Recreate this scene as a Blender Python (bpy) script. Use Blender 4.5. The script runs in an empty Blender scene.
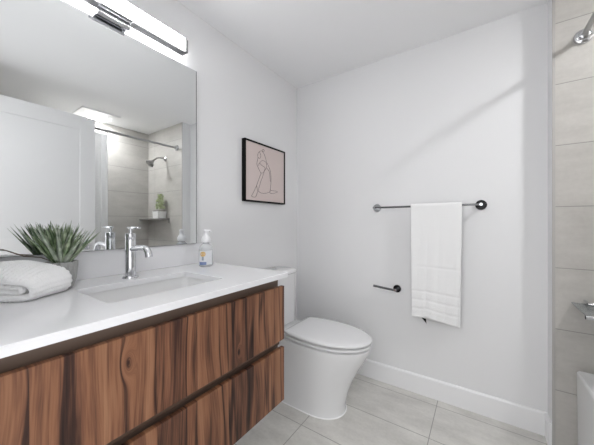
import bpy, bmesh, math, random
from mathutils import Vector, Matrix
random.seed(7)
S = bpy.context.scene
COL = S.collection
PI = math.pi

# ------------------------------------------------------------ camera
YAW = math.atan(183 / 267.5)
cam_d = bpy.data.cameras.new('camera'); cam = bpy.data.objects.new('camera', cam_d); COL.objects.link(cam)
cam.location = (1.3946, -2.0386, 1.2)
cam.rotation_euler = (PI / 2, 0, YAW)
cam_d.sensor_width = 36; cam_d.lens = 267.5 / 594 * 36; cam_d.clip_start = 0.02
S.camera = cam

# ------------------------------------------------------------ world, lights, exposure
w = bpy.data.worlds.new('world'); S.world = w; w.use_nodes = True
w.node_tree.nodes['Background'].inputs[0].default_value = (0.985, 0.99, 1, 1)
w.node_tree.nodes['Background'].inputs[1].default_value = 1.25
LAMP_BAR = 15.0
LAMP_CEIL = 120.0
def area(name, loc, rot, sx, sy, power, color=(1, 1, 1)):
    d = bpy.data.lights.new(name, 'AREA'); d.shape = 'RECTANGLE'; d.size = sx; d.size_y = sy
    d.energy = power; d.color = color
    o = bpy.data.objects.new(name, d); COL.objects.link(o); o.location = loc; o.rotation_euler = rot
    return o
# unseen fill lamp, added beyond the open doorway to brighten the room
area('added_fill_light', (1.15, -3.0, 2.25), (math.radians(40), 0, 0), 0.9, 0.9, 3)
S.view_settings.view_transform = 'Standard'
S.view_settings.look = 'None'
S.view_settings.gamma = 1
S.view_settings.use_curve_mapping = False
S.view_settings.exposure = 0.88

# ------------------------------------------------------------ materials
def lin(c):
    return tuple(((v / 255) / 12.92 if v / 255 <= 0.04045 else ((v / 255 + 0.055) / 1.055) ** 2.4) for v in c) + (1,)
def mat(name, rgb, rough=0.5, metal=0.0, bump=None, **kw):
    m = bpy.data.materials.new(name); m.use_nodes = True
    b = m.node_tree.nodes['Principled BSDF']
    b.inputs['Base Color'].default_value = lin(rgb)
    b.inputs['Roughness'].default_value = rough
    b.inputs['Metallic'].default_value = metal
    for k, v in kw.items():
        b.inputs[k.replace('_', ' ')].default_value = v
    if bump:
        sc, st, dist = bump
        N = m.node_tree.nodes; L = m.node_tree.links
        tc = N.new('ShaderNodeTexCoord'); n = N.new('ShaderNodeTexNoise'); n.inputs['Scale'].default_value = sc
        n.inputs['Detail'].default_value = 4
        bp = N.new('ShaderNodeBump'); bp.inputs['Strength'].default_value = st; bp.inputs['Distance'].default_value = dist
        L.new(tc.outputs['Object'], n.inputs['Vector']); L.new(n.outputs['Fac'], bp.inputs['Height'])
        L.new(bp.outputs['Normal'], b.inputs['Normal'])
    return m
def ramp(N, stops):
    r = N.new('ShaderNodeValToRGB'); e = r.color_ramp.elements
    e[0].position = stops[0][0]; e[0].color = lin(stops[0][1])
    e[1].position = stops[-1][0]; e[1].color = lin(stops[-1][1])
    for p, c in stops[1:-1]:
        x = e.new(p); x.color = lin(c)
    return r
def tile_mat(name, c1, c2, grout, bw, rh, swap, loc, mortar=0.0022, rough=0.4):
    """stacked large format tiles; swap picks which object axes form (u, v)"""
    m = bpy.data.materials.new(name); m.use_nodes = True
    N = m.node_tree.nodes; L = m.node_tree.links; b = N['Principled BSDF']
    tc = N.new('ShaderNodeTexCoord'); sp = N.new('ShaderNodeSeparateXYZ'); cb = N.new('ShaderNodeCombineXYZ')
    L.new(tc.outputs['Object'], sp.inputs[0])
    L.new(sp.outputs[swap[0]], cb.inputs[0]); L.new(sp.outputs[swap[1]], cb.inputs[1])
    mp = N.new('ShaderNodeMapping'); mp.inputs['Location'].default_value = (loc[0], loc[1], 0)
    L.new(cb.outputs[0], mp.inputs['Vector'])
    br = N.new('ShaderNodeTexBrick'); br.offset = 0; br.squash = 1
    br.inputs['Scale'].default_value = 1; br.inputs['Brick Width'].default_value = bw
    br.inputs['Row Height'].default_value = rh; br.inputs['Mortar Size'].default_value = mortar
    br.inputs['Mortar Smooth'].default_value = 0.1
    L.new(mp.outputs[0], br.inputs['Vector'])
    n = N.new('ShaderNodeTexNoise'); n.inputs['Scale'].default_value = 3.5; n.inputs['Detail'].default_value = 8
    n.inputs['Roughness'].default_value = 0.65
    n2 = N.new('ShaderNodeTexNoise'); n2.inputs['Scale'].default_value = 60; n2.inputs['Detail'].default_value = 3
    L.new(tc.outputs['Object'], n2.inputs['Vector'])
    mp2 = N.new('ShaderNodeMapping'); mp2.inputs['Scale'].default_value = (1, 2.6, 1)
    L.new(cb.outputs[0], mp2.inputs['Vector']); L.new(mp2.outputs[0], n.inputs['Vector'])
    ad = N.new('ShaderNodeMath'); ad.operation = 'MULTIPLY_ADD'; ad.inputs[1].default_value = 0.25
    L.new(n2.outputs['Fac'], ad.inputs[0]); L.new(n.outputs['Fac'], ad.inputs[2])
    r = ramp(N, [(0.42, c1), (0.85, c2)]); L.new(ad.outputs[0], r.inputs[0])
    mx = N.new('ShaderNodeMix'); mx.data_type = 'RGBA'
    L.new(br.outputs['Fac'], mx.inputs[0]); L.new(r.outputs[0], mx.inputs[6]); mx.inputs[7].default_value = lin(grout)
    L.new(mx.outputs[2], b.inputs['Base Color'])
    inv = N.new('ShaderNodeMath'); inv.operation = 'SUBTRACT'; inv.inputs[0].default_value = 1
    L.new(br.outputs['Fac'], inv.inputs[1])
    bp = N.new('ShaderNodeBump'); bp.inputs['Strength'].default_value = 0.5; bp.inputs['Distance'].default_value = 0.002
    L.new(inv.outputs[0], bp.inputs['Height']); L.new(bp.outputs[0], b.inputs['Normal'])
    b.inputs['Roughness'].default_value = rough
    return m
def walnut():
    m = bpy.data.materials.new('walnut_veneer'); m.use_nodes = True
    N = m.node_tree.nodes; L = m.node_tree.links; b = N['Principled BSDF']
    tc = N.new('ShaderNodeTexCoord'); sp = N.new('ShaderNodeSeparateXYZ'); L.new(tc.outputs['Object'], sp.inputs[0])
    def math_(op, a, bb, c=None):
        q = N.new('ShaderNodeMath'); q.operation = op
        for i, v in enumerate((a, bb, c)):
            if v is None: continue
            if isinstance(v, (int, float)): q.inputs[i].default_value = v
            else: L.new(v, q.inputs[i])
        return q.outputs[0]
    y, z = sp.outputs['Y'], sp.outputs['Z']
    # veneer leaves of about 13 cm
    pid = math_('FLOOR', math_('MULTIPLY', y, 7.4), 0)
    wn = N.new('ShaderNodeTexWhiteNoise'); wn.noise_dimensions = '1D'; L.new(pid, wn.inputs['W'])
    off = math_('MULTIPLY', wn.outputs['Value'], 17.0)
    # bend the grain: low frequency warp
    cw = N.new('ShaderNodeCombineXYZ')
    L.new(math_('MULTIPLY', y, 5.0), cw.inputs[0]); L.new(math_('MULTIPLY', z, 1.7), cw.inputs[1]); L.new(off, cw.inputs[2])
    nw = N.new('ShaderNodeTexNoise'); nw.inputs['Scale'].default_value = 1.0; nw.inputs['Detail'].default_value = 1.0
    L.new(cw.outputs[0], nw.inputs['Vector'])
    warp = math_('MULTIPLY', math_('SUBTRACT', nw.outputs['Fac'], 0.5), 0.085)
    # knots: local swirl
    def knot(ky, kz, rad, amp):
        dy = math_('SUBTRACT', y, ky); dz = math_('MULTIPLY', math_('SUBTRACT', z, kz), 0.42)
        d2 = math_('ADD', math_('MULTIPLY', dy, dy), math_('MULTIPLY', dz, dz))
        g = math_('POWER', 2.718, math_('MULTIPLY', d2, -1 / (rad * rad)))
        return math_('MULTIPLY', g, amp), g
    k1, g1 = knot(-1.700, 0.822, 0.014, 0.045)
    k2, g2 = knot(-1.300, 0.690, 0.011, 0.035)
    yw = math_('ADD', math_('ADD', y, warp), math_('ADD', k1, k2))
    c1 = N.new('ShaderNodeCombineXYZ')
    L.new(math_('MULTIPLY', yw, 22.0), c1.inputs[0]); L.new(math_('MULTIPLY', z, 0.9), c1.inputs[1]); L.new(off, c1.inputs[2])
    n1 = N.new('ShaderNodeTexNoise'); n1.inputs['Scale'].default_value = 1; n1.inputs['Detail'].default_value = 5
    n1.inputs['Roughness'].default_value = 0.55
    L.new(c1.outputs[0], n1.inputs['Vector'])
    c2 = N.new('ShaderNodeCombineXYZ')
    L.new(math_('MULTIPLY', yw, 260.0), c2.inputs[0]); L.new(math_('MULTIPLY', z, 7.0), c2.inputs[1]); L.new(off, c2.inputs[2])
    n2 = N.new('ShaderNodeTexNoise'); n2.inputs['Scale'].default_value = 1; n2.inputs['Detail'].default_value = 2
    L.new(c2.outputs[0], n2.inputs['Vector'])
    # dark streaks
    c3 = N.new('ShaderNodeCombineXYZ')
    L.new(math_('MULTIPLY', yw, 13.0), c3.inputs[0]); L.new(math_('MULTIPLY', z, 0.55), c3.inputs[1]); L.new(math_('ADD', off, 40.0), c3.inputs[2])
    n3 = N.new('ShaderNodeTexNoise'); n3.inputs['Scale'].default_value = 1; n3.inputs['Detail'].default_value = 2
    L.new(c3.outputs[0], n3.inputs['Vector'])
    ridge = math_('ABSOLUTE', math_('SUBTRACT', n3.outputs['Fac'], 0.5), 0)
    streak = math_('SUBTRACT', 1.0, math_('MINIMUM', math_('MULTIPLY', ridge, 26.0), 1.0))
    v = math_('ADD', math_('MULTIPLY', n1.outputs['Fac'], 0.9), math_('SUBTRACT', math_('MULTIPLY', n2.outputs['Fac'], 0.40), 0.07))
    v = math_('ADD', v, math_('MULTIPLY', math_('SUBTRACT', wn.outputs['Value'], 0.5), 0.16))
    v = math_('SUBTRACT', v, math_('MULTIPLY', streak, 0.24))
    v = math_('SUBTRACT', v, math_('ADD', math_('MULTIPLY', math_('POWER', g1, 8.0), 0.3), math_('MULTIPLY', math_('POWER', g2, 8.0), 0.3)))
    r = ramp(N, WOOD); L.new(v, r.inputs[0])
    L.new(r.outputs[0], b.inputs['Base Color'])
    b.inputs['Roughness'].default_value = 0.45
    b.inputs['Specular IOR Level'].default_value = 0.35
    return m
WOOD = [(0.24, (30, 18, 15)), (0.40, (66, 42, 33)), (0.52, (108, 72, 54)), (0.62, (134, 92, 67)), (0.80, (152, 111, 84))]
WALL = mat('wall_paint', (228, 228, 229), 0.6, bump=(180, 0.05, 0.001))
CEIL = mat('ceiling_paint', (243, 243, 244), 0.8)
TRIMP = mat('trim_paint', (238, 238, 239), 0.35)
DOORP = mat('door_paint', (226, 226, 227), 0.35)
FLOOR = tile_mat('floor_tile', (190, 188, 183), (220, 218, 213), (146, 144, 139), 0.64, 0.3175, (0, 1), (-1.16 + 0.64 * 2, 0.3975 - 0.3175 + 0.3175 * 6 ), rough=0.32)
TILE_X = tile_mat('shower_tile_end', (178, 175, 170), (196, 193, 188), (146, 144, 140), 0.643, 0.3207, (0, 2), (-1.715 + 0.643 * 3, 0), rough=0.35)
TILE_Y = tile_mat('shower_tile_side', (178, 175, 170), (196, 193, 188), (146, 144, 140), 0.643, 0.3207, (1, 2), (5.2, 0), rough=0.35)
CHROME = mat('chrome', (214, 215, 218), 0.09, 1.0)
DCHROME = mat('dark_chrome', (60, 60, 62), 0.12, 1.0)
STEEL = mat('brushed_steel', (176, 176, 176), 0.28, 1.0)
BLACK = mat('black_paint', (9, 8, 8), 0.6, Specular_IOR_Level=0.15)
BLACK_REFL = mat('painted_black_reflection', (12, 12, 13), 0.08, 0.6)  # dark reflection on the right towel bar mount, painted as black base colour
QUARTZ = mat('white_quartz', (236, 236, 238), 0.13)
CERAMIC = mat('white_ceramic', (224, 224, 225), 0.08)
BASIN = mat('basin_ceramic', (232, 232, 232), 0.15)
ACRYL = mat('tub_acrylic', (232, 233, 234), 0.15)
CHANNEL = mat('taupe_channel', (112, 94, 82), 0.4)
CARC = mat('carcass', (70, 44, 34), 0.5)
TERRY = mat('white_terry', (244, 244, 244), 0.95, bump=(420, 0.8, 0.004), Sheen_Weight=0.3)
TERRY2 = mat('white_waffle', (252, 252, 252), 0.95, bump=(160, 0.5, 0.004), Sheen_Weight=0.3)
CURT = mat('curtain_fabric', (250, 250, 250), 0.8)
_n = CURT.node_tree.nodes; _t = _n.new('ShaderNodeBsdfTranslucent'); _t.inputs[0].default_value = (0.95, 0.95, 0.95, 1)
_m = _n.new('ShaderNodeMixShader'); _m.inputs[0].default_value = 0.4
CURT.node_tree.links.new(_n['Principled BSDF'].outputs[0], _m.inputs[1]); CURT.node_tree.links.new(_t.outputs[0], _m.inputs[2])
CURT.node_tree.links.new(_m.outputs[0], _n['Material Output'].inputs[0])
MIRROR = mat('mirror_silver', (236, 238, 238), 0.0, 1.0)
MEDGE = mat('mirror_edge', (96, 98, 100), 0.3, 0.2)
CANVAS = mat('pink_print', (208, 194, 190), 0.7)
INK = mat('ink_line', (70, 58, 56), 0.7)
WPLAST = mat('white_plastic', (244, 244, 246), 0.3)
POTW = mat('white_pot', (236, 236, 234), 0.4)
SOIL = mat('dark_soil', (34, 28, 24), 0.9)
CAULK = mat('white_caulk', (240, 240, 240), 0.4)
def leaf_mat(name, a, c):
    m = mat(name, a, 0.45); N = m.node_tree.nodes; L = m.node_tree.links; b = N['Principled BSDF']
    tc = N.new('ShaderNodeTexCoord'); n = N.new('ShaderNodeTexNoise'); n.inputs['Scale'].default_value = 38
    L.new(tc.outputs['Object'], n.inputs['Vector'])
    r = ramp(N, [(0.35, a), (0.68, c)]); L.new(n.outputs['Fac'], r.inputs[0]); L.new(r.outputs[0], b.inputs['Base Color'])
    return m
LEAF = leaf_mat('agave_leaf', (92, 116, 78), (184, 198, 168))
LEAF2 = leaf_mat('agave_leaf_grey', (136, 152, 130), (204, 212, 196))
LEAF3 = leaf_mat('agave_leaf_dark', (64, 86, 56), (136, 156, 114))
PALE = leaf_mat('pale_leaf', (176, 190, 140), (228, 234, 204))
TWIG = mat('dry_twig', (110, 96, 84), 0.7)
def glassy(name, rgb, rough, tr, ior=1.45):
    m = mat(name, rgb, rough); b = m.node_tree.nodes['Principled BSDF']
    b.inputs['Transmission Weight'].default_value = tr; b.inputs['IOR'].default_value = ior
    return m
CLEAR = glassy('clear_plastic', (240, 242, 244), 0.08, 0.55, 1.2)
SHELFG = glassy('frosted_glass', (168, 172, 172), 0.25, 0.6)
def emis(name, rgb, s):
    m = bpy.data.materials.new(name); m.use_nodes = True; b = m.node_tree.nodes['Principled BSDF']
    b.inputs['Base Color'].default_value = (0.8, 0.8, 0.8, 1); b.inputs['Emission Color'].default_value = lin(rgb)
    b.inputs['Emission Strength'].default_value = s
    return m
BAR_E = emis('lit_acrylic', (252, 252, 252), LAMP_BAR)
CEIL_E = emis('lit_panel', (252, 253, 255), LAMP_CEIL)
def pot_mat():
    m = mat('ribbed_grey_pot', (168, 168, 166), 0.5); return m
POTG = pot_mat(); RAILM = mat('rail_dark_reflection', (118, 118, 120), 0.2, 1.0)  # rail chrome darkened in colour to stand for the darker room it reflects
WALNUT = walnut()

# ------------------------------------------------------------ helpers
def new(name, bm, m, parent=None, smooth=False, loc=None, mats=None):
    bmesh.ops.recalc_face_normals(bm, faces=bm.faces)
    me = bpy.data.meshes.new(name); bm.to_mesh(me); bm.free()
    for q in (mats or [m]): me.materials.append(q)
    if smooth:
        for p in me.polygons: p.use_smooth = True
    o = bpy.data.objects.new(name, me); COL.objects.link(o)
    if parent is not None:
        o.parent = parent
        o.matrix_parent_inverse = Matrix.Translation(parent.location).inverted()
    return o
def auto(o, ang=35):
    me = o.data
    for p in me.polygons: p.use_smooth = True
    me.set_sharp_from_angle(angle=math.radians(ang))
    return o
def thing(name, label, cat, loc=(0, 0, 0), group=None):
    o = bpy.data.objects.new(name, None); COL.objects.link(o); o.location = loc; o.empty_display_size = 0.05
    return tag(o, label, cat, group)
def tag(o, label, cat, group=None):
    o['label'] = label; o['category'] = cat
    if group: o['group'] = group
    return o
def struct(o):
    o['kind'] = 'structure'; return o
def lab(o, t):
    o['label'] = t; return o
def box(bm, x0, x1, y0, y1, z0, z1, bev=0, seg=2):
    r = bmesh.ops.create_cube(bm, size=1)
    vs = r['verts']
    for v in vs:
        v.co = Vector((x0 if v.co.x < 0 else x1, y0 if v.co.y < 0 else y1, z0 if v.co.z < 0 else z1))
    if bev:
        es = list({e for v in vs for e in v.link_edges})
        bmesh.ops.bevel(bm, geom=es, offset=bev, segments=seg, affect='EDGES', profile=0.5)
    return bm
def BX(*a, **k): return box(bmesh.new(), *a, **k)
def frame_of(d):
    d = d.normalized(); u = Vector((0, 0, 1)) if abs(d.z) < 0.9 else Vector((1, 0, 0))
    a = d.cross(u).normalized(); return a, d.cross(a).normalized()
def tube(bm, pts, rad, n=16, cap=True, flat=None):
    pts = [Vector(p) for p in pts]; rings = []
    rs = rad if isinstance(rad, (list, tuple)) else [rad] * len(pts)
    a = None
    for i, p in enumerate(pts):
        d = (pts[min(i + 1, len(pts) - 1)] - pts[max(i - 1, 0)]).normalized()
        if a is None: a, b = frame_of(d)
        else:
            a = (a - d * a.dot(d)).normalized(); b = d.cross(a)
        ring = []
        for k in range(n):
            t = 2 * PI * k / n
            ring.append(bm.verts.new(p + a * math.cos(t) * rs[i] + b * math.sin(t) * rs[i] * (flat or 1)))
        rings.append(ring)
    for r0, r1 in zip(rings, rings[1:]):
        for k in range(n): bm.faces.new((r0[k], r0[(k + 1) % n], r1[(k + 1) % n], r1[k]))
    if cap: bm.faces.new(rings[0][::-1]); bm.faces.new(rings[-1])
    return bm
def lathe(bm, prof, c, axis=(0, 0, 1), n=32, sx=1, sy=1):
    ax = Vector(axis).normalized()
    if abs(ax.z) > 0.99: a, b = Vector((1, 0, 0)), Vector((0, 1, 0))
    else: a, b = frame_of(ax)
    c = Vector(c); rings = []
    for r, h in prof:
        if r < 1e-6: rings.append([bm.verts.new(c + ax * h)])
        else: rings.append([bm.verts.new(c + ax * h + a * math.cos(2 * PI * k / n) * r * sx + b * math.sin(2 * PI * k / n) * r * sy) for k in range(n)])
    for r0, r1 in zip(rings, rings[1:]):
        for k in range(n):
            k2 = (k + 1) % n
            if len(r0) == 1 and len(r1) == 1: continue
            if len(r0) == 1: bm.faces.new((r0[0], r1[k2], r1[k]))
            elif len(r1) == 1: bm.faces.new((r0[k], r0[k2], r1[0]))
            else: bm.faces.new((r0[k], r0[k2], r1[k2], r1[k]))
    if len(rings[0]) > 1: bm.faces.new(rings[0][::-1])
    if len(rings[-1]) > 1: bm.faces.new(rings[-1])
    return bm
def loft(bm, rings, cap0=True, cap1=True):
    R = [[bm.verts.new(p) for p in r] for r in rings]; n = len(R[0])
    for r0, r1 in zip(R, R[1:]):
        for k in range(n): bm.faces.new((r0[k], r0[(k + 1) % n], r1[(k + 1) % n], r1[k]))
    if cap0: bm.faces.new(R[0][::-1])
    if cap1: bm.faces.new(R[-1])
    return bm

# ------------------------------------------------------------ the room
H = 2.438
XJ = 1.709            # plane of the return beside the tub
YT = -0.110           # face of the tiled end wall
XR = 2.53             # tiled long wall of the tub alcove
YN = -2.08            # wall with the doorway
struct(new('floor', BX(-0.1, 2.7, -2.3, 0.1, -0.1, 0), FLOOR))
struct(new('ceiling', BX(-0.1, 2.7, -2.2, 0.1, H, H + 0.1), CEIL))
struct(new('wall_left', BX(-0.1, 0, -2.2, 0.1, 0, H), WALL))
struct(new('wall_back', BX(0, XJ, 0, 0.1, 0, H), WALL))
struct(new('wall_return', BX(XJ, XJ + 0.012, YT + 0.0, 0.1, 0, H), WALL))
struct(new('wall_shower_end', BX(XJ + 0.012, 2.7, YT, 0.1, 0, H), TILE_X))
struct(new('wall_right', BX(XR, 2.7, -2.2, YT, 0, H), TILE_Y))
struct(new('wall_shower_near', BX(XJ + 0.02, XR, YN, -1.69, 0, H), TILE_X))
bm = bmesh.new()
box(bm, 0, 0.70, -2.2, YN, 0, H); box(bm, 1.70, XR, -2.2, YN, 0, H); box(bm, 0.70, 1.70, -2.2, YN, 2.2, H)
struct(new('wall_near', bm, WALL))
# metal tile edge between painted return and tile
struct(new('trim_1', BX(XJ - 0.0005, XJ + 0.0125, YT - 0.004, YT, 0, H, bev=0.001), mat('tile_edge_trim', (176, 174, 171), 0.4)))
bm = bmesh.new()
box(bm, 0.62, 0.70, YN, YN + 0.015, 0, 2.28, bev=0.003); box(bm, 0.62, 1.70, YN, YN + 0.015, 2.2, 2.28, bev=0.003)
struct(new('trim_2', bm, TRIMP))
def base_profile(bm, pts, h=0.132, t=0.014):
    """baseboard with eased top, mitred along the path pts (room side is to the right of travel)"""
    prof = [(0, 0), (t, 0), (t, h - 0.010), (t - 0.003, h - 0.004), (t - 0.007, h), (0, h)]
    rings = []
    P = [Vector((p[0], p[1], 0)) for p in pts]
    for i, p in enumerate(P):
        ds = []
        if i > 0: ds.append((P[i] - P[i - 1]).normalized())
        if i < len(P) - 1: ds.append((P[i + 1] - P[i]).normalized())
        ns = [Vector((d.y, -d.x, 0)) for d in ds]
        nn = sum(ns, Vector()); nn = nn / nn.dot(ns[0])
        rings.append([p + nn * q[0] + Vector((0, 0, q[1])) for q in prof])
    return loft(bm, rings)
struct(new('baseboard_back', base_profile(bmesh.new(), [(0.0, 0.0), (XJ, 0.0), (XJ, YT + 0.003)]), TRIMP))
struct(new('baseboard_left', base_profile(bmesh.new(), [(0.0, -0.86), (0.0, -0.016)]), TRIMP))

# ------------------------------------------------------------ the open door (seen in the mirror)
DX, DY0, DY1, DTH = 1.665, -2.06, -1.036, 2.165
door = struct(new('door_1', BX(0, 0.036, 0, DY1 - DY0, 0.008, DTH, bev=0.002), DOORP))
door.location = (DX, DY0, 0); door.rotation_euler = (0, 0, 0)
def door_part(name, bm, m, **k):
    o = new(name, bm, m, **k); o.parent = door; return o
# shaker panels: stiles and rails raised on both faces around recessed fields
dw = DY1 - DY0
for sx0, sx1 in ((-0.007, 0.0), (0.036, 0.043)):
    bm = bmesh.new()
    for (a, b_, c, d) in ((0, 0.115, 0.008, DTH), (dw - 0.115, dw, 0.008, DTH), (0.115, dw - 0.115, DTH - 0.125, DTH), (0.115, dw - 0.115, 0.008, 0.25), (0.115, dw - 0.115, 0.95, 1.08)):
        box(bm, sx0, sx1, a, b_, c, d, bev=0.0012, seg=1)
    door_part('panel_moulding', bm, DOORP)
for s, xx in ((-1, -0.007), (1, 0.043)):
    bm = bmesh.new()
    box(bm, min(xx, xx + s * 0.012), max(xx, xx + s * 0.012), dw - 0.105, dw - 0.045, 0.955, 1.015, bev=0.002)
    h = door_part('door_handle', bm, CHROME)
    bm = bmesh.new()
    tube(bm, [(xx + s * 0.01, dw - 0.075, 0.985), (xx + s * 0.030, dw - 0.075, 0.985)], 0.009)
    box(bm, min(xx + s * 0.026, xx + s * 0.036), max(xx + s * 0.026, xx + s * 0.036), dw - 0.2, dw - 0.066, 0.975, 0.995, bev=0.003)
    l = new('lever', bm, CHROME); l.parent = h
for hz in (0.25, 1.1, 1.95):
    bm = tube(bmesh.new(), [(-0.009, -0.006, hz - 0.045), (-0.009, -0.006, hz + 0.045)], 0.006)
    door_part('hinge', bm, STEEL)

# ------------------------------------------------------------ tub
tub = thing('bathtub', 'white alcove bathtub with flat apron below the grey tiles', 'bathtub', (2.1, -0.9, 0))
def rrect(x0, x1, y0, y1, r, z, n=6):
    out = []
    for cx, cy, a0 in ((x1 - r, y1 - r, 0), (x0 + r, y1 - r, PI / 2), (x0 + r, y0 + r, PI), (x1 - r, y0 + r, 1.5 * PI)):
        for k in range(n + 1):
            a = a0 + PI / 2 * k / n; out.append(Vector((cx + r * math.cos(a), cy + r * math.sin(a), z)))
    return out
TX0, TX1, TY0, TY1 = 1.800, XR - 0.003, -1.687, YT - 0.003
rings = [rrect(TX0 + 0.004, TX1, TY0, TY1, 0.003, 0.0), rrect(TX0, TX1, TY0, TY1, 0.003, 0.43), rrect(TX0 + 0.001, TX1, TY0, TY1, 0.004, 0.442),
         rrect(TX0 + 0.006, TX1 - 0.003, TY0 + 0.003, TY1 - 0.003, 0.006, 0.449),
         rrect(TX0 + 0.065, TX1 - 0.045, TY0 + 0.09, TY1 - 0.09, 0.09, 0.446), rrect(TX0 + 0.078, TX1 - 0.055, TY0 + 0.105, TY1 - 0.105, 0.09, 0.43),
         rrect(TX0 + 0.12, TX1 - 0.09, TY0 + 0.16, TY1 - 0.2, 0.1, 0.14), rrect(TX0 + 0.17, TX1 - 0.14, TY0 + 0.22, TY1 - 0.27, 0.1, 0.10)]
auto(new('tub_body', loft(bmesh.new(), rings), ACRYL, tub), 40)
auto(new('drain', lathe(bmesh.new(), [(0.03, 0), (0.03, 0.003), (0.02, 0.005), (0, 0.005)], (2.13, -0.48, 0.10)), CHROME, tub))

# shower rod, curtain, head
rod = thing('shower_rod', 'steel shower curtain rod fixed high on the grey tiled wall', 'curtain rod', (1.824, YT, 2.136))
new('rod_tube', tube(bmesh.new(), [(1.824, YT - 0.004, 2.136), (1.824, -1.686, 2.136)], 0.0127, 24), STEEL, rod, smooth=False)
auto(rod.children[0])
for yy, s in ((YT - 0.0005, -1), (-1.6895, 1)):
    f = new('flange', lathe(bmesh.new(), [(0.0, 0), (0.037, 0), (0.037, 0.006), (0.034, 0.012), (0.024, 0.016), (0.021, 0.02), (0.021, 0.032), (0.0165, 0.035), (0.0135, 0.035)], (1.824, yy, 2.136), (0, s, 0), 36), CHROME, rod)
    auto(f)
cur = thing('shower_curtain', 'white cloth shower curtain drawn back on the rod', 'shower curtain', (1.85, -1.3, 0.4))
bm = bmesh.new(); NU, NV = 120, 16; g = []
for i in range(NU + 1):
    u = i / NU; row = []
    for j in range(NV + 1):
        v = j / NV
        amp = 0.010 + 0.012 * v
        y = -1.66 + u * 0.785 + 0.012 * math.sin(6 * v + 9 * u) * v
        x = 1.824 - 0.055 * v + amp * math.sin(u * PI * 2 * 12 + 0.4 * math.sin(3 * v))
        row.append(bm.verts.new((x - 0.0 if v > 0 else x, y, 2.095 - v * 1.96)))
    g.append(row)
for i in range(NU):
    for j in range(NV): bm.faces.new((g[i][j], g[i + 1][j], g[i + 1][j + 1], g[i][j + 1]))
c = new('cloth', bm, CURT, cur, smooth=True)
for v in c.data.vertices:
    if v.co.z < 0.6: v.co.x = min(v.co.x, 1.795)
md = c.modifiers.new('s', 'SOLIDIFY'); md.thickness = 0.002
for k in range(8):
    yy = -1.64 + k * 0.108
    bm = bmesh.new(); pts = [(1.824 + 0.022 * math.cos(a), yy, 2.128 + 0.03 * math.sin(a)) for a in [2 * PI * t / 20 for t in range(21)]]
    new('curtain_ring', tube(bm, pts, 0.0022, 8), CHROME, cur, smooth=True)

sh = thing('wall_shower', 'chrome shower with round head on a short arm high on the tiled wall', 'shower head', (2.1, YT, 2.06))
auto(new('wall_flange', lathe(bmesh.new(), [(0, 0), (0.035, 0.0), (0.033, 0.006), (0.018, 0.012), (0.012, 0.016)], (2.1, YT - 0.001, 2.04), (0, -1, 0)), STEEL, sh))
auto(new('arm', tube(bmesh.new(), [(2.1, YT - 0.006, 2.04), (2.1, YT - 0.07, 2.04), (2.1, YT - 0.11, 2.025), (2.1, YT - 0.15, 1.99)], 0.0105), STEEL, sh))
auto(new('shower_head', lathe(bmesh.new(), [(0.012, 0), (0.018, 0.02), (0.022, 0.035), (0.05, 0.065), (0.052, 0.078), (0.046, 0.082), (0, 0.082)], (2.1, YT - 0.148, 1.992), (0, -0.7, -0.72)), STEEL, sh))

# shelf in the alcove corner with a little plant, both seen in the mirror
shf = thing('shower_shelf', 'stone shower shelf carrying a small potted plant', 'shelf', (2.2, YT, 1.25))
new('shelf_board', BX(1.99, XR - 0.002, YT - 0.125, YT - 0.001, 1.236, 1.254, bev=0.003), mat('shelf_stone', (146, 144, 140), 0.35), shf)
new('support_rail', BX(1.99, 2.3, YT - 0.03, YT - 0.001, 1.195, 1.2355, bev=0.003), TILE_X, shf)
pp = thing('potted_plant', 'pale green bushy plant in a white square pot on the shower shelf', 'plant', (2.12, -0.175, 1.2545))
auto(new('plant_pot', loft(bmesh.new(), [rrect(2.055, 2.185, -0.228, -0.123, 0.006, 1.2545), rrect(2.045, 2.195, -0.232, -0.118, 0.008, 1.345), rrect(2.053, 2.187, -0.226, -0.124, 0.006, 1.345), rrect(2.055, 2.185, -0.224, -0.126, 0.006, 1.337)]), POTW, pp))
new('soil', BX(2.054, 2.186, -0.225, -0.125, 1.337, 1.352, bev=0.004), SOIL, pp)
bm = bmesh.new()
for k in range(230):
    t = random.random(); a = random.random() * 2 * PI; r = 0.066 * (1 - 0.45 * t) * random.random() ** 0.5
    cx, cy, cz = 2.11 - 0.02 * t + r * math.cos(a) * 1.2, -0.175 + r * math.sin(a) * 0.7, 1.37 + t * (0.19 if k % 3 else 0.13)
    d = Vector((random.uniform(-1, 1), random.uniform(-1, 1), random.uniform(0.1, 1.2))).normalized()
    p0 = Vector((cx, cy, cz)); q, q2 = frame_of(d)
    L_ = random.uniform(0.022, 0.04); W_ = L_ * 0.33
    vs = [bm.verts.new(p0), bm.verts.new(p0 + d * L_ * .5 + q * W_), bm.verts.new(p0 + d * L_), bm.verts.new(p0 + d * L_ * .5 - q * W_)]
    vs2 = bm.verts.new(p0 + d * L_ * 0.5 + q2 * W_ * 0.4)
    for a_, b_ in ((0, 1), (1, 2), (2, 3), (3, 0)): bm.faces.new((vs[a_], vs[b_], vs2))
    bm.faces.new(vs)
o = new('foliage', bm, PALE, pp); 
bm = bmesh.new()
for k in range(7):
    a = k * 0.9; tube(bm, [(2.115, -0.175, 1.35), (2.11 + 0.02 * math.cos(a), -0.175 + 0.015 * math.sin(a), 1.44), (2.10 + 0.04 * math.cos(a), -0.175 + 0.025 * math.sin(a), 1.53)], 0.0016, 6)
new('stem', bm, PALE, pp)

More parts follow.
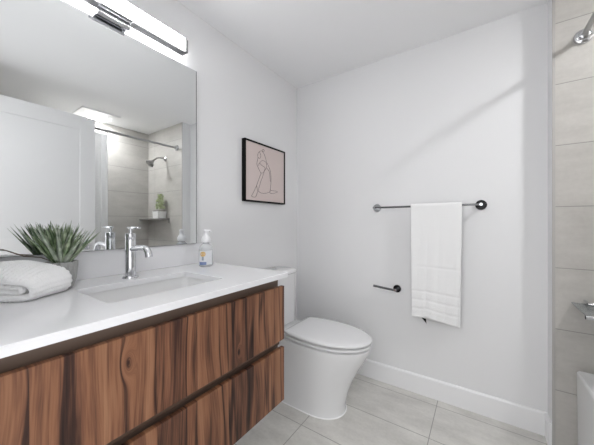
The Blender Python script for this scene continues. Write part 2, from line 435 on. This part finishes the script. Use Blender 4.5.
# glass shelf with chrome rails, low over the tub
gs = thing('bath_shelf', 'glass bath shelf with chrome rails on the tiled wall above the tub', 'shelf', (1.9, YT, 0.79))
new('glass_plate', BX(1.780, 2.10, -0.352, YT - 0.006, 0.787, 0.793, bev=0.001, seg=1), SHELFG, gs)
def rail(name, y, z, r, x0=1.785, x1=2.11):
    bm = bmesh.new(); tube(bm, [(x0, y, z), (x1, y, z)], r, 20, cap=False); tube(bm, [(x0, y, z), (x1, y, z)], r * 0.72, 20, cap=False)
    o = auto(new(name, bm, CHROME, gs)); return o
rail('front_rail', -0.358, 0.784, 0.0085, 1.776)
rail('back_rail', -0.19, 0.806, 0.007, 1.822)
new('rail_end_shade', BX(1.7775, 1.781, -0.364, -0.353, 0.778, 0.790), BLACK, gs)  # black block put in for the shade inside the open rail end
for x in (1.83, 2.08):
    auto(new('bracket', tube(bmesh.new(), [(x, YT - 0.0005, 0.806), (x, -0.19, 0.806)], 0.006), CHROME, gs))

# ------------------------------------------------------------ ceiling light over the tub
cl = thing('ceiling_light', 'square ceiling light with a bright panel above the tub', 'ceiling light', (2.32, -0.8, H))
bm = bmesh.new()
X0, X1, Y0, Y1 = 2.15, 2.47, -0.985, -0.615
lx0, lx1, ly0, ly1 = 2.29, 2.41, -0.86, -0.70
loft(bm, [[Vector(p) for p in ((X0, Y0, H - .0005), (X1, Y0, H - .0005), (X1, Y1, H - .0005), (X0, Y1, H - .0005))],
          [Vector(p) for p in ((X0 + .004, Y0 + .004, H - .012), (X1 - .004, Y0 + .004, H - .012), (X1 - .004, Y1 - .004, H - .012), (X0 + .004, Y1 - .004, H - .012))],
          [Vector(p) for p in ((lx0, ly0, H - .020), (lx1, ly0, H - .020), (lx1, ly1, H - .020), (lx0, ly1, H - .020))]], True, True)
new('fan_grille', bm, TRIMP, cl)
new('light_panel', BX(lx0, lx1, ly0, ly1, H - 0.026, H - 0.0202), CEIL_E, cl)

# ------------------------------------------------------------ vanity
CZ = 0.960
van = thing('vanity_cabinet', 'wall hung walnut vanity cabinet with two wide drawers', 'cabinet', (0.30, -1.53, 0.34))
bm = bmesh.new()
box(bm, 0.556, 0.574, -2.075, -1.006, 0.362, 0.934); box(bm, 0.002, 0.018, -2.075, -1.006, 0.362, 0.934)
box(bm, 0.018, 0.556, -2.075, -2.057, 0.362, 0.934); box(bm, 0.018, 0.556, -1.024, -1.006, 0.362, 0.934)
box(bm, 0.018, 0.556, -2.057, -1.024, 0.362, 0.380)
new('cabinet_body', bm, CHANNEL, van)
for nm, z0, z1 in (('drawer', 0.636, 0.894), ('drawer', 0.343, 0.600)):
    d = new(nm, BX(0.592, 0.612, -2.075, -1.003, z0, z1, bev=0.0025), WALNUT, van)
    new('drawer_box', BX(0.5745, 0.5918, -2.07, -1.012, z0 + 0.018, z1 - 0.022), CARC, d)
new('channel_rail', BX(0.5745, 0.589, -2.072, -1.010, 0.606, 0.628, bev=0.004), mat('bronze_channel', (96, 78, 66), 0.3, 0.4), van)

# countertop with sink cut-out
top = thing('countertop', 'white quartz vanity countertop with an undermount sink opening', 'countertop', (0.31, -1.53, 0.937))
SX0, SX1, SY0, SY1 = 0.205, 0.488, -1.700, -1.268
def slab(bm, o, i, z0, z1, n=5):
    O = lambda z, e=0: rrect(o[0] + e, o[1] - e, o[2] + e, o[3] - e, 0.004, z, n)
    I = lambda z, e=0: rrect(i[0] - e, i[1] + e, i[2] - e, i[3] + e, 0.018, z, n)
    rings = [O(z0), O(z1 - 0.002), O(z1, 0.002), I(z1, 0.0015), I(z1 - 0.0015), I(z0)]
    R = [[bm.verts.new(p) for p in r] for r in rings]; m = len(R[0])
    for a in range(len(R)):
        r0, r1 = R[a], R[(a + 1) % len(R)]
        for k in range(m): bm.faces.new((r0[k], r0[(k + 1) % m], r1[(k + 1) % m], r1[k]))
    return bm
auto(new('counter_slab', slab(bmesh.new(), (0.001, 0.630, -2.078, -0.995), (SX0, SX1, SY0, SY1), 0.937, CZ), QUARTZ, top))
new('backsplash', BX(0.001, 0.020, -2.078, -0.995, CZ, 1.078, bev=0.0015), QUARTZ, top)
sink = thing('sink_basin', 'rectangular white undermount sink basin set into the counter', 'sink', (0.345, -1.484, 0.80))
def RR(e, z, r): return rrect(SX0 - 0.008 + e, SX1 + 0.008 - e, SY0 - 0.008 + e, SY1 + 0.008 - e, r, z, 6)
rings = [RR(-0.02, 0.9365, 0.02), RR(-0.02, 0.925, 0.02), RR(-0.006, 0.920, 0.03), RR(0.01, 0.835, 0.05), RR(0.05, 0.805, 0.05),
         RR(0.06, 0.815, 0.05), RR(0.028, 0.828, 0.045), RR(0.014, 0.85, 0.035), RR(0.004, 0.930, 0.025), RR(0.002, 0.9365, 0.02)]
bm = bmesh.new(); R = [[bm.verts.new(p) for p in r] for r in rings]; m_ = len(R[0])
for a in range(len(R)):
    if a == 4: continue
    r0, r1 = R[a], R[(a + 1) % len(R)]
    for k in range(m_): bm.faces.new((r0[k], r0[(k + 1) % m_], r1[(k + 1) % m_], r1[k]))
bm.faces.new(R[4][::-1]); bm.faces.new(R[5])
bowl = auto(new('basin', bm, BASIN, sink), 40)
auto(new('sink_drain', lathe(bmesh.new(), [(0.024, 0), (0.024, 0.003), (0.018, 0.006), (0, 0.007)], (0.345, -1.484, 0.8152)), CHROME, sink))

# faucet
FX, FY = 0.137, -1.486
fc = thing('faucet', 'polished chrome single lever faucet behind the sink', 'faucet', (FX, FY, CZ))
auto(new('base_ring', lathe(bmesh.new(), [(0, 0.0003), (0.031, 0.0003), (0.031, 0.005), (0.029, 0.008), (0.0215, 0.009)], (FX, FY, CZ)), CHROME, fc))
auto(new('body', lathe(bmesh.new(), [(0.0205, 0.007), (0.0205, 0.162), (0.0195, 0.165), (0.0195, 0.168), (0.0205, 0.170), (0.0205, 0.190), (0.018, 0.193), (0, 0.193)], (FX, FY, CZ)), CHROME, fc))
pts = []
for t in range(0, 13):
    a = t / 12
    if a < 0.5: pts.append((FX + 0.016 + a * 0.2, FY, CZ + 0.124 + 0.012 * math.sin(a * PI)))
    else:
        b = (a - 0.5) / 0.5 * (PI / 2.1); pts.append((FX + 0.116 + 0.042 * math.sin(b), FY, CZ + 0.136 - 0.038 * (1 - math.cos(b))))
auto(new('spout', tube(bmesh.new(), pts, [0.0105 + 0.0035 * i / 12 for i in range(13)], 20), CHROME, fc), 50)
lv = new('lever', tube(bmesh.new(), [(FX, FY, CZ + 0.192), (FX, FY, CZ + 0.214)], 0.007, 16), CHROME, fc)
auto(new('lever_blade', BX(FX - 0.016, FX + 0.073, FY - 0.009, FY + 0.009, CZ + 0.213, CZ + 0.222, bev=0.003), CHROME, lv))
auto(lv)

# soap bottle
BXx, BY = 0.150, -1.106
sb = thing('soap_bottle', 'clear foaming hand soap bottle with a white pump top', 'soap bottle', (BXx, BY, CZ))
auto(new('bottle_body', lathe(bmesh.new(), [(0.033, 0.0003), (0.039, 0.004), (0.040, 0.02), (0.040, 0.092), (0.037, 0.107), (0.026, 0.119), (0.018, 0.124), (0.018, 0.130), (0, 0.130)], (BXx, BY, CZ), n=40, sy=1.0, sx=0.8), CLEAR, sb), 50)
pmp = auto(new('pump_collar', lathe(bmesh.new(), [(0.0205, 0.1305), (0.0235, 0.134), (0.0245, 0.150), (0.019, 0.162), (0.013, 0.168), (0.012, 0.186), (0.014, 0.188), (0.014, 0.196), (0.010, 0.199), (0, 0.199)], (BXx, BY, CZ)), WPLAST, sb), 50)
dx, dy = 0.55, 0.84
auto(new('pump_nozzle', tube(bmesh.new(), [(BXx - 0.012 * dx, BY - 0.012 * dy, CZ + 0.194), (BXx + 0.022 * dx, BY + 0.022 * dy, CZ + 0.194), (BXx + 0.026 * dx, BY + 0.026 * dy, CZ + 0.187)], [0.0085, 0.006, 0.005], 12), WPLAST, pmp))
def label_patch(name, a0, a1, z0, z1, m, off, disc=False):
    bm = bmesh.new(); n = 14; g = []
    rx, ry = 0.040 * 0.8 + off, 0.040 + off
    if disc:
        ac = (a0 + a1) / 2; zc = (z0 + z1) / 2; cv = bm.verts.new((BXx + rx * math.cos(ac), BY + ry * math.sin(ac), CZ + zc)); ring = []
        for k in range(20):
            t = 2 * PI * k / 20; a = ac + (a1 - a0) / 2 * math.cos(t); ring.append(bm.verts.new((BXx + rx * math.cos(a), BY + ry * math.sin(a), CZ + zc + (z1 - z0) / 2 * math.sin(t))))
        for k in range(20): bm.faces.new((cv, ring[k], ring[(k + 1) % 20]))
    else:
        for i in range(n + 1):
            a = a0 + (a1 - a0) * i / n; g.append([bm.verts.new((BXx + rx * math.cos(a), BY + ry * math.sin(a), CZ + z)) for z in (z0, z1)])
        for i in range(n): bm.faces.new((g[i][0], g[i + 1][0], g[i + 1][1], g[i][1]))
    o = new(name, bm, m, sb, smooth=True); return o
AC = math.atan2(-2.04 - BY, 1.395 - BXx)
label_patch('label', AC - 1.15, AC + 1.0, 0.012, 0.088, mat('label_paper', (222, 224, 228), 0.5), 0.0006)
label_patch('label_blue_band', AC - 0.95, AC + 0.15, 0.012, 0.028, mat('label_blue', (112, 130, 172), 0.5), 0.0011)
label_patch('label_emblem', AC - 0.75, AC + 0.05, 0.056, 0.084, mat('label_orange', (214, 178, 118), 0.5), 0.0012, True)
label_patch('label_figure', AC - 0.5, AC - 0.2, 0.036, 0.056, mat('label_grey', (150, 160, 170), 0.5), 0.0013)

# pot with agave
PX, PY = 0.128, -1.716
ag = thing('agave_plant', 'spiky green agave in a ribbed grey pot on the counter', 'plant', (PX, PY, CZ))
bm = bmesh.new(); n = 72; prof = [(0.026, 0.0003), (0.032, 0.004), (0.041, 0.035), (0.045, 0.075), (0.046, 0.096), (0.044, 0.098), (0.042, 0.094), (0.040, 0.088)]
rings = []
for r, h in prof:
    rings.append([Vector((PX + (r + (0.0024 if (k % 4) < 2 and 0.003 < h < 0.1 else 0)) * math.cos(2 * PI * k / n), PY + (r + (0.0024 if (k % 4) < 2 and 0.003 < h < 0.1 else 0)) * math.sin(2 * PI * k / n), CZ + h)) for k in range(n)])
new('plant_pot', loft(bm, rings), POTG, ag)
auto(new('soil', lathe(bmesh.new(), [(0.0395, 0.0885), (0.03, 0.091), (0, 0.092)], (PX, PY, CZ)), SOIL, ag))
def blade(bm, base, az, lean, L_, W_, curl):
    """a thick pointed leaf: az heading, lean from vertical, curl outward"""
    d = Vector((math.cos(az), math.sin(az), 0)); side = Vector((-math.sin(az), math.cos(az), 0)); up = Vector((0, 0, 1))
    N_ = 9; P = Vector(base); rows = []; ang = lean
    for i in range(N_ + 1):
        t = i / N_; ww = W_ * (0.55 + 1.0 * t * 2.2 if t < 0.2 else (1 - ((t - 0.2) / 0.8) ** 1.5)) * 0.5
        if t < 0.2: ww = W_ * (0.7 + 1.5 * t) * 0.5
        ww = max(ww, 0.0004)
        nrm = (up * math.sin(ang) - d * math.cos(ang))
        rows.append((P + side * ww + nrm * ww * 0.35, P - nrm * ww * 0.30, P - side * ww + nrm * ww * 0.35, P + nrm * ww * 0.05))
        P = P + (up * math.cos(ang) + d * math.sin(ang)) * (L_ / N_); ang += curl / N_
    R = [[bm.verts.new(q) for q in r] for r in rows]
    for r0, r1 in zip(R, R[1:]):
        for k in range(4): bm.faces.new((r0[k], r0[(k + 1) % 4], r1[(k + 1) % 4], r1[k]))
    bm.faces.new(R[0][::-1]); bm.faces.new(R[-1])
def wall_ok(az, lean, L_, curl):
    x = PX + math.cos(az) * math.sin(lean + curl * 0.5) * L_ * 1.05
    return x > 0.026
cnt = 0; tries = 0
while cnt < 64 and tries < 4000:
    tries += 1
    f = cnt / 64
    az = random.uniform(-PI, PI); lean = 0.04 + 0.60 * f + random.uniform(-0.08, 0.08)
    L_ = random.uniform(0.135, 0.172) * (0.95 + 0.10 * f); curl = random.uniform(-0.05, 0.22)
    if not wall_ok(az, lean, L_, curl): 
        # leaves near the wall turn along it
        az = random.choice((-1, 1)) * random.uniform(1.2, 1.62)
        if not wall_ok(az, lean, L_, curl): continue
    r = 0.004 + 0.014 * f
    bm = bmesh.new(); blade(bm, (PX + r * math.cos(az), PY + r * math.sin(az), CZ + 0.085), az, lean, L_, random.uniform(0.017, 0.026), curl)
    new('leaf', bm, random.choice((LEAF, LEAF2, LEAF2, LEAF3)), ag, smooth=True); cnt += 1
tw = new('dry_leaf', tube(bmesh.new(), [(PX - 0.01, PY - 0.01, CZ + 0.09), (PX - 0.03, PY - 0.05, CZ + 0.115), (0.075, PY - 0.09, CZ + 0.122), (0.065, PY - 0.13, CZ + 0.145), (0.06, PY - 0.17, CZ + 0.150)], [0.0018, 0.0016, 0.0022, 0.0014, 0.0008], 8), TWIG, ag, smooth=True)

# folded towel on the counter: folded layers extruded back from the near corner
ft = thing('folded_towel', 'thick white towel folded in layers on the counter', 'towel', (0.2, -1.84, CZ))
C0 = Vector((0.278, -1.820, 0)); D1 = Vector((-0.66, -0.75, 0)).normalized(); D2 = Vector((-0.52, 0.85, 0)).normalized()
TL = 0.136
def pile(s_, u):
    s_ = max(0.0, s_); t = u / TL
    return (0.054 + 0.24 * min(s_, 0.10) + 0.022 * math.sin(PI * min(max(t, 0), 1)) * min(1, s_ / 0.05) + 0.022 * t) / 0.060
def towel_fold(name, nose, zlo, zhi, thick, seed, u0, u1, send=0.20):
    """a folded-over length of thick towel: bottom run, round nose, top run, extruded along the fold"""
    zc = (zlo + zhi) / 2; rad = (zhi - zlo) / 2 - thick / 2
    path = []
    n1 = 60
    for k in range(n1): path.append((send - (send - nose - rad - thick / 2) * k / n1, zlo + thick / 2, 0, -1))
    na = 22
    for k in range(na + 1):
        a = -PI / 2 - PI * k / na; path.append((nose + rad + thick / 2 + math.cos(a) * rad * 1.0, zc + math.sin(a) * rad, math.cos(a), math.sin(a)))
    for k in range(1, n1 + 1): path.append((nose + rad + thick / 2 + (send - nose - rad - thick / 2) * k / n1, zhi - thick / 2, 0, 1))
    acc = [0]
    for a, b in zip(path, path[1:]): acc.append(acc[-1] + math.hypot(b[0] - a[0], b[1] - a[1]))
    nt = 56; rings = []
    for jj in range(nt + 1):
        t = jj / nt; u = u0 + (u1 - u0) * t
        e = max(0.0, (abs(2 * t - 1) - 0.86) / 0.14); k_ = 0.25 + 0.75 * math.sqrt(max(0.0, 1 - e * e))
        def pt(q, side, L_):
            s_, z, nx, nz = q
            h = thick / 2 * k_ * side
            if side > 0: h += 0.0017 * math.sin(L_ * 2 * PI / 0.0105 + 0.5 * math.sin(u * 60 + seed)) + 0.0005 * math.sin(u * 900)
            s2, z2 = s_ + nx * h, z + nz * h
            z2 = z2 + 0.0013 * math.sin(33 * s_ + 38 * u + seed) * (1 if z > 0.03 else 0)
            hm = pile(s2, u)
            p = C0 + D1 * s2 + D2 * u
            return Vector((max(p.x, 0.024), p.y, CZ + max(0.0006, z2 * hm)))
        ring = [pt(q, 1, L_) for q, L_ in zip(path, acc)] + [pt(q, -1, L_) for q, L_ in zip(path[::-1], acc[::-1])]
        rings.append(ring)
    bm = bmesh.new(); R_ = [[bm.verts.new(p) for p in r] for r in rings]; n = len(R_[0]); h_ = n // 2
    for r0, r1 in zip(R_, R_[1:]):
        for k in range(n): bm.faces.new((r0[k], r0[(k + 1) % n], r1[(k + 1) % n], r1[k]))
    for r in (R_[0], R_[-1]):
        for k in range(h_ - 1): bm.faces.new((r[k], r[k + 1], r[n - 2 - k], r[n - 1 - k]))
    return new(name, bm, TERRY2, ft, smooth=True)
towel_fold('outer_fold', 0.0, 0.0005, 0.0600, 0.0170, 1, 0.0, TL)
towel_fold('inner_fold', 0.034, 0.0178, 0.0428, 0.0115, 2, 0.003, TL - 0.003)

# ------------------------------------------------------------ mirror and vanity light
mir = thing('wall_mirror', 'large frameless mirror on the wall above the vanity', 'mirror', (0.01, -1.5, 1.58))
new('mirror_back', BX(0.001, 0.0335, -1.900, -1.0835, 1.0795, 2.078), MEDGE, mir)
new('mirror_glass', BX(0.0336, 0.035, -1.899, -1.0885, 1.0805, 2.0765), MIRROR, mir)
vl = thing('vanity_light', 'chrome and white bar light glowing above the mirror', 'wall light', (0.05, -1.53, 2.15))
LZ0, LZ1, LX0, LX1, LY0, LY1 = 2.122, 2.180, 0.050, 0.100, -1.868, -1.197
new('light_bar', BX(LX0, LX1, LY0, LY1, LZ0, LZ1, bev=0.006, seg=3), BAR_E, vl)
bm = bmesh.new(); box(bm, LX0 - 0.004, LX1 - 0.012, LY0, LY1, LZ0 - 0.010, LZ0 - 0.001, bev=0.001)
new('chrome_strip', bm, mat('satin_strip', (120, 120, 122), 0.4, 0.6), vl)
new('top_cover', BX(0.0008, LX1 + 0.001, LY0, LY1, LZ1 + 0.0003, LZ1 + 0.004, bev=0.001), CHROME, vl)
for y in (LY0 - 0.0165, LY1 + 0.0005):
    new('end_cap', BX(LX0 - 0.004, LX1, y, y + 0.016, LZ0 - 0.010, LZ1, bev=0.004), mat('satin_cap', (150, 150, 150), 0.35, 0.8), vl)
new('mount_bracket', BX(0.036, LX1 + 0.003, -1.585, -1.458, LZ0 - 0.016, LZ0 - 0.0105, bev=0.002), CHROME, vl)
auto(new('mount_cylinder', tube(bmesh.new(), [(0.062, -1.585, LZ0 - 0.027), (0.062, -1.458, LZ0 - 0.027)], 0.0135, 28), CHROME, vl))
new('back_plate', BX(0.0008, 0.0355, -1.585, -1.458, 2.088, LZ1 - 0.01, bev=0.004), CHROME, vl)

# ------------------------------------------------------------ framed line drawing on the left wall
FZ0, FZ1, FY0, FY1, FD = 1.352, 1.797, -0.692, -0.226, 0.033
art = thing('framed_picture', 'black framed line drawing of a seated figure on pale pink', 'picture', (0.0, (FY0 + FY1) / 2, 1.57))
FY0 = -0.695
bm = bmesh.new(); fw = 0.011
for a in ((FY0, FY0 + fw, FZ0, FZ1), (FY1 - fw, FY1, FZ0, FZ1), (FY0 + fw, FY1 - fw, FZ0, FZ0 + fw), (FY0 + fw, FY1 - fw, FZ1 - fw, FZ1)):
    box(bm, 0.001, FD, *a)
new('frame', bm, BLACK, art)
CY0, CY1, CZ0, CZ1 = FY0 + fw, FY1 - fw, FZ0 + fw, FZ1 - fw
new('print', BX(0.001, FD - 0.006, CY0, CY1, CZ0, CZ1), CANVAS, art)
strokes = [
 [(148, 128), (141, 142), (143, 158), (152, 164), (158, 150), (154, 136), (148, 128)],
 [(148, 128), (160, 122), (172, 128), (176, 118), (168, 114), (166, 124), (176, 140), (182, 158)],
 [(176, 140), (184, 165), (188, 185), (198, 205), (207, 240), (209, 290), (206, 332), (214, 338), (232, 340), (236, 346), (216, 354), (204, 350), (206, 332)],
 [(143, 158), (138, 180), (136, 196), (146, 220), (160, 244), (176, 234), (186, 215), (188, 196), (180, 180), (166, 176), (150, 190), (146, 204)],
 [(150, 190), (166, 204), (180, 214), (176, 234)],
 [(160, 244), (148, 275), (134, 312), (118, 345), (104, 368), (112, 374), (128, 374), (138, 352)],
 [(176, 234), (168, 262), (158, 290), (146, 330), (138, 352)],
 [(134, 312), (142, 340), (164, 354), (190, 352), (206, 344)],
 [(186, 215), (198, 228), (203, 250), (206, 290)],
]
def art_pt(c):
    u = (c[0] - 62) / 200; zt = 58 + 67 * u; zb = 388 + 17 * u; v = (c[1] - zt) / (zb - zt)
    u2 = u * 0.60 / (0.60 + 0.40 * (1 - u)) * 1.0
    return (FD - 0.0055, CY0 + (CY1 - CY0) * u2, CZ1 - (CZ1 - CZ0) * v)
bm = bmesh.new()
for s in strokes:
    P = [Vector(art_pt(c)) for c in s]; pts = []
    for i in range(len(P) - 1):
        p0, p1, p2, p3 = P[max(i - 1, 0)], P[i], P[i + 1], P[min(i + 2, len(P) - 1)]
        for t in range(5):
            t /= 5; pts.append(0.5 * ((2 * p1) + (p2 - p0) * t + (2 * p0 - 5 * p1 + 4 * p2 - p3) * t * t + (3 * p1 - p0 - 3 * p2 + p3) * t ** 3))
    pts.append(P[-1]); tube(bm, pts, 0.0013, 6, flat=1)
new('line_drawing', bm, INK, art)

# ------------------------------------------------------------ towel bar, towel, paper holder
BZ, BYy = 1.310, -0.072
tb = thing('towel_bar', 'long chrome towel bar on round wall mounts', 'towel bar', (1.07, 0, BZ))
for x, mt in ((0.745, CHROME), (1.400, BLACK_REFL)):
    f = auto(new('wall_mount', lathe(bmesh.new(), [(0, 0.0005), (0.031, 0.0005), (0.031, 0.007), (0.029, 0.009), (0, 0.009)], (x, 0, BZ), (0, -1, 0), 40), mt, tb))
    if mt is BLACK_REFL: lab(f, 'right mount with a black reflection painted in its colour')
    auto(new('post', tube(bmesh.new(), [(x, -0.0092, BZ), (x, BYy - 0.009, BZ)], 0.0085, 20), CHROME, f))
auto(new('rail', tube(bmesh.new(), [(0.738, BYy, BZ), (1.408, BYy, BZ)], 0.0068, 20), RAILM, tb))

ht = thing('hanging_towel', 'white bath towel hanging over the towel bar', 'towel', (1.15, BYy, BZ))
bm = bmesh.new(); NU = 60
path = []
zf0, zb0 = 0.566, 0.560
nb, na, nf = 40, 10, 90
for i in range(nb): path.append((0.011, zb0 + (BZ - zb0) * i / nb, -1, 0))
for i in range(na + 1):
    a = PI * i / na; path.append((0.0125 * math.cos(a), BZ + 0.0125 * math.sin(a), 0, 0))
for i in range(1, nf + 1): path.append((-0.0125, BZ - (BZ - zf0) * i / nf, 1, i / nf))
g = []
for j in range(NU + 1):
    u = j / NU; row = []
    for (dy, z, side, s) in path:
        dep = (BZ - z) / (BZ - zf0) if side else 0
        fold = 0.0045 * math.sin(u * 9 + 0.5) * dep + 0.003 * math.sin(u * 21 + dep * 3) * dep
        x = 1.003 + u * 0.299 + (0.010 if side else 0) * dep * (1 - 2 * u) * 1.0
        yy = BYy + dy
        zz = z
        if side == 1:
            yy -= 0.010 * dep + abs(fold)
            hem = max(0.0, (u - 0.25)) ** 1.2 * 0.028 - 0.010 * math.exp(-((u - 0.35) / 0.12) ** 2)
            zz -= hem * dep ** 3
            # woven bands near the hem
            zr = zz + hem * dep ** 3
            for b0, b1 in ((0.735, 0.742), (0.680, 0.686), (0.622, 0.628)):
                if b0 - 0.001 <= zr <= b1 + 0.001: yy += 0.0045
            if abs(zr - 0.905) < 0.005: yy += 0.0025 * min(1, u * 3)
        elif side == -1:
            yy += -0.004 * dep; zz -= 0.014 * dep ** 3 * math.exp(-((u - 0.55) / 0.3) ** 2)
        row.append(bm.verts.new((x, yy, zz)))
    g.append(row)
for j in range(NU):
    for i in range(len(path) - 1): bm.faces.new((g[j][i], g[j + 1][i], g[j + 1][i + 1], g[j][i + 1]))
o = new('towel_cloth', bm, TERRY, ht, smooth=True)
md = o.modifiers.new('thick', 'SOLIDIFY'); md.thickness = 0.007; md.offset = 0.6
bm = bmesh.new()
loft(bm, [[Vector((1.058, -0.063 - q, 0.566)), Vector((1.094, -0.063 - q, 0.560)), Vector((1.098, -0.066 - q, 0.522)), Vector((1.086, -0.066 - q, 0.536))] for q in (0, 0.0015)])
new('care_tag', bm, BLACK, ht)

HZ = 0.715
ph = thing('paper_holder', 'empty chrome toilet paper holder arm beside the hanging towel', 'paper holder', (0.9, 0, HZ))
auto(new('wall_mount', lathe(bmesh.new(), [(0, 0.0005), (0.0275, 0.0005), (0.0275, 0.007), (0.0255, 0.009), (0, 0.009)], (0.893, 0, HZ), (0, -1, 0), 36), DCHROME, ph))
auto(new('post', tube(bmesh.new(), [(0.893, -0.0092, HZ), (0.893, -0.068, HZ)], 0.0085, 20), CHROME, ph))
auto(new('arm', tube(bmesh.new(), [(0.900, -0.060, HZ - 0.002), (0.735, -0.060, HZ + 0.012)], 0.0080, 20), RAILM, ph))

# ------------------------------------------------------------ toilet
TYC = -0.480
def egg(xb, xf, hw, wb, z, xw=None, e=2.0, n=26, m=12):
    xw = xw if xw is not None else xb + (xf - xb) * 0.46
    pts = []
    for k in range(n + 1):
        a = -PI / 2 + PI * k / n; ca, sa = math.cos(a), math.sin(a)
        pts.append(Vector((xw + (xf - xw) * abs(ca) ** (2 / e), TYC + hw * math.copysign(abs(sa) ** (2 / e), sa), z)))
    for k in range(1, m + 1):
        t = k / m; pts.append(Vector((xw - (xw - xb) * (1 - (1 - t) ** 1.4), TYC + hw - (hw - wb) * t ** 1.8, z)))
    for k in range(1, 6): pts.append(Vector((xb, TYC + wb - 2 * wb * k / 6, z)))
    for k in range(m, 0, -1):
        t = k / m; pts.append(Vector((xw - (xw - xb) * (1 - (1 - t) ** 1.4), TYC - hw + (hw - wb) * t ** 1.8, z)))
    return pts
toi = thing('toilet', 'white one-piece skirted toilet between vanity and back wall', 'toilet', (0.35, TYC, 0))
rings = [egg(0.03, 0.690, 0.138, 0.128, 0.0005, 0.50, 2.15), egg(0.03, 0.688, 0.136, 0.126, 0.02, 0.50, 2.15), egg(0.03, 0.692, 0.136, 0.126, 0.06, 0.50, 2.1),
         egg(0.03, 0.712, 0.140, 0.128, 0.14, 0.51, 2.1), egg(0.03, 0.744, 0.148, 0.130, 0.22, 0.53, 2.05), egg(0.03, 0.790, 0.160, 0.134, 0.31, 0.55, 2.0),
         egg(0.03, 0.835, 0.174, 0.138, 0.39, 0.56, 2.0), egg(0.03, 0.850, 0.180, 0.140, 0.425, 0.56, 2.0), egg(0.03, 0.852, 0.181, 0.140, 0.436, 0.56, 2.0),
         egg(0.035, 0.842, 0.172, 0.135, 0.441, 0.56, 2.0)]
auto(new('bowl', loft(bmesh.new(), rings), CERAMIC, toi), 40)
auto(new('caulk_line', loft(bmesh.new(), [egg(0.03, 0.695, 0.143, 0.131, 0.0003, 0.50, 2.15), egg(0.03, 0.694, 0.142, 0.130, 0.005, 0.50, 2.15)]), CAULK, toi))
auto(new('seat', loft(bmesh.new(), [egg(0.335, 0.850, 0.176, 0.150, 0.4490, 0.56), egg(0.332, 0.855, 0.186, 0.153, 0.4520, 0.56), egg(0.332, 0.856, 0.187, 0.153, 0.4625, 0.56), egg(0.336, 0.851, 0.178, 0.150, 0.4660, 0.56)]), CERAMIC, toi), 50)
auto(new('lid', loft(bmesh.new(), [egg(0.334, 0.852, 0.181, 0.150, 0.4740, 0.56), egg(0.331, 0.860, 0.189, 0.153, 0.478, 0.56), egg(0.331, 0.861, 0.190, 0.153, 0.487, 0.56), egg(0.335, 0.855, 0.185, 0.149, 0.4935, 0.56), egg(0.352, 0.835, 0.165, 0.13, 0.4965, 0.56), egg(0.40, 0.75, 0.10, 0.08, 0.498, 0.56)]), CERAMIC, toi), 60)
for s in (-1, 1):
    auto(new('hinge', lathe(bmesh.new(), [(0.016, 0.4475), (0.016, 0.470), (0.013, 0.473), (0, 0.4738)], (0.315, TYC + s * 0.075, 0)), CERAMIC, toi))
def tank_ring(x1, hw, z, r=0.045):
    return rrect(0.012, x1, TYC - hw, TYC + hw, r, z, 8)
auto(new('tank', loft(bmesh.new(), [tank_ring(0.215, 0.165, 0.4485), tank_ring(0.205, 0.178, 0.50), tank_ring(0.198, 0.188, 0.62), tank_ring(0.200, 0.194, 0.808)]), CERAMIC, toi), 40)
tl = auto(new('tank_lid', loft(bmesh.new(), [tank_ring(0.205, 0.199, 0.8085), tank_ring(0.211, 0.204, 0.812, 0.05), tank_ring(0.211, 0.204, 0.832, 0.05), tank_ring(0.206, 0.199, 0.839, 0.05), tank_ring(0.19, 0.185, 0.842, 0.05)]), CERAMIC, toi), 50)
auto(new('flush_button', lathe(bmesh.new(), [(0.023, 0.8422), (0.023, 0.845), (0.02, 0.847), (0, 0.847)], (0.105, TYC + 0.02, 0)), CHROME, tl))
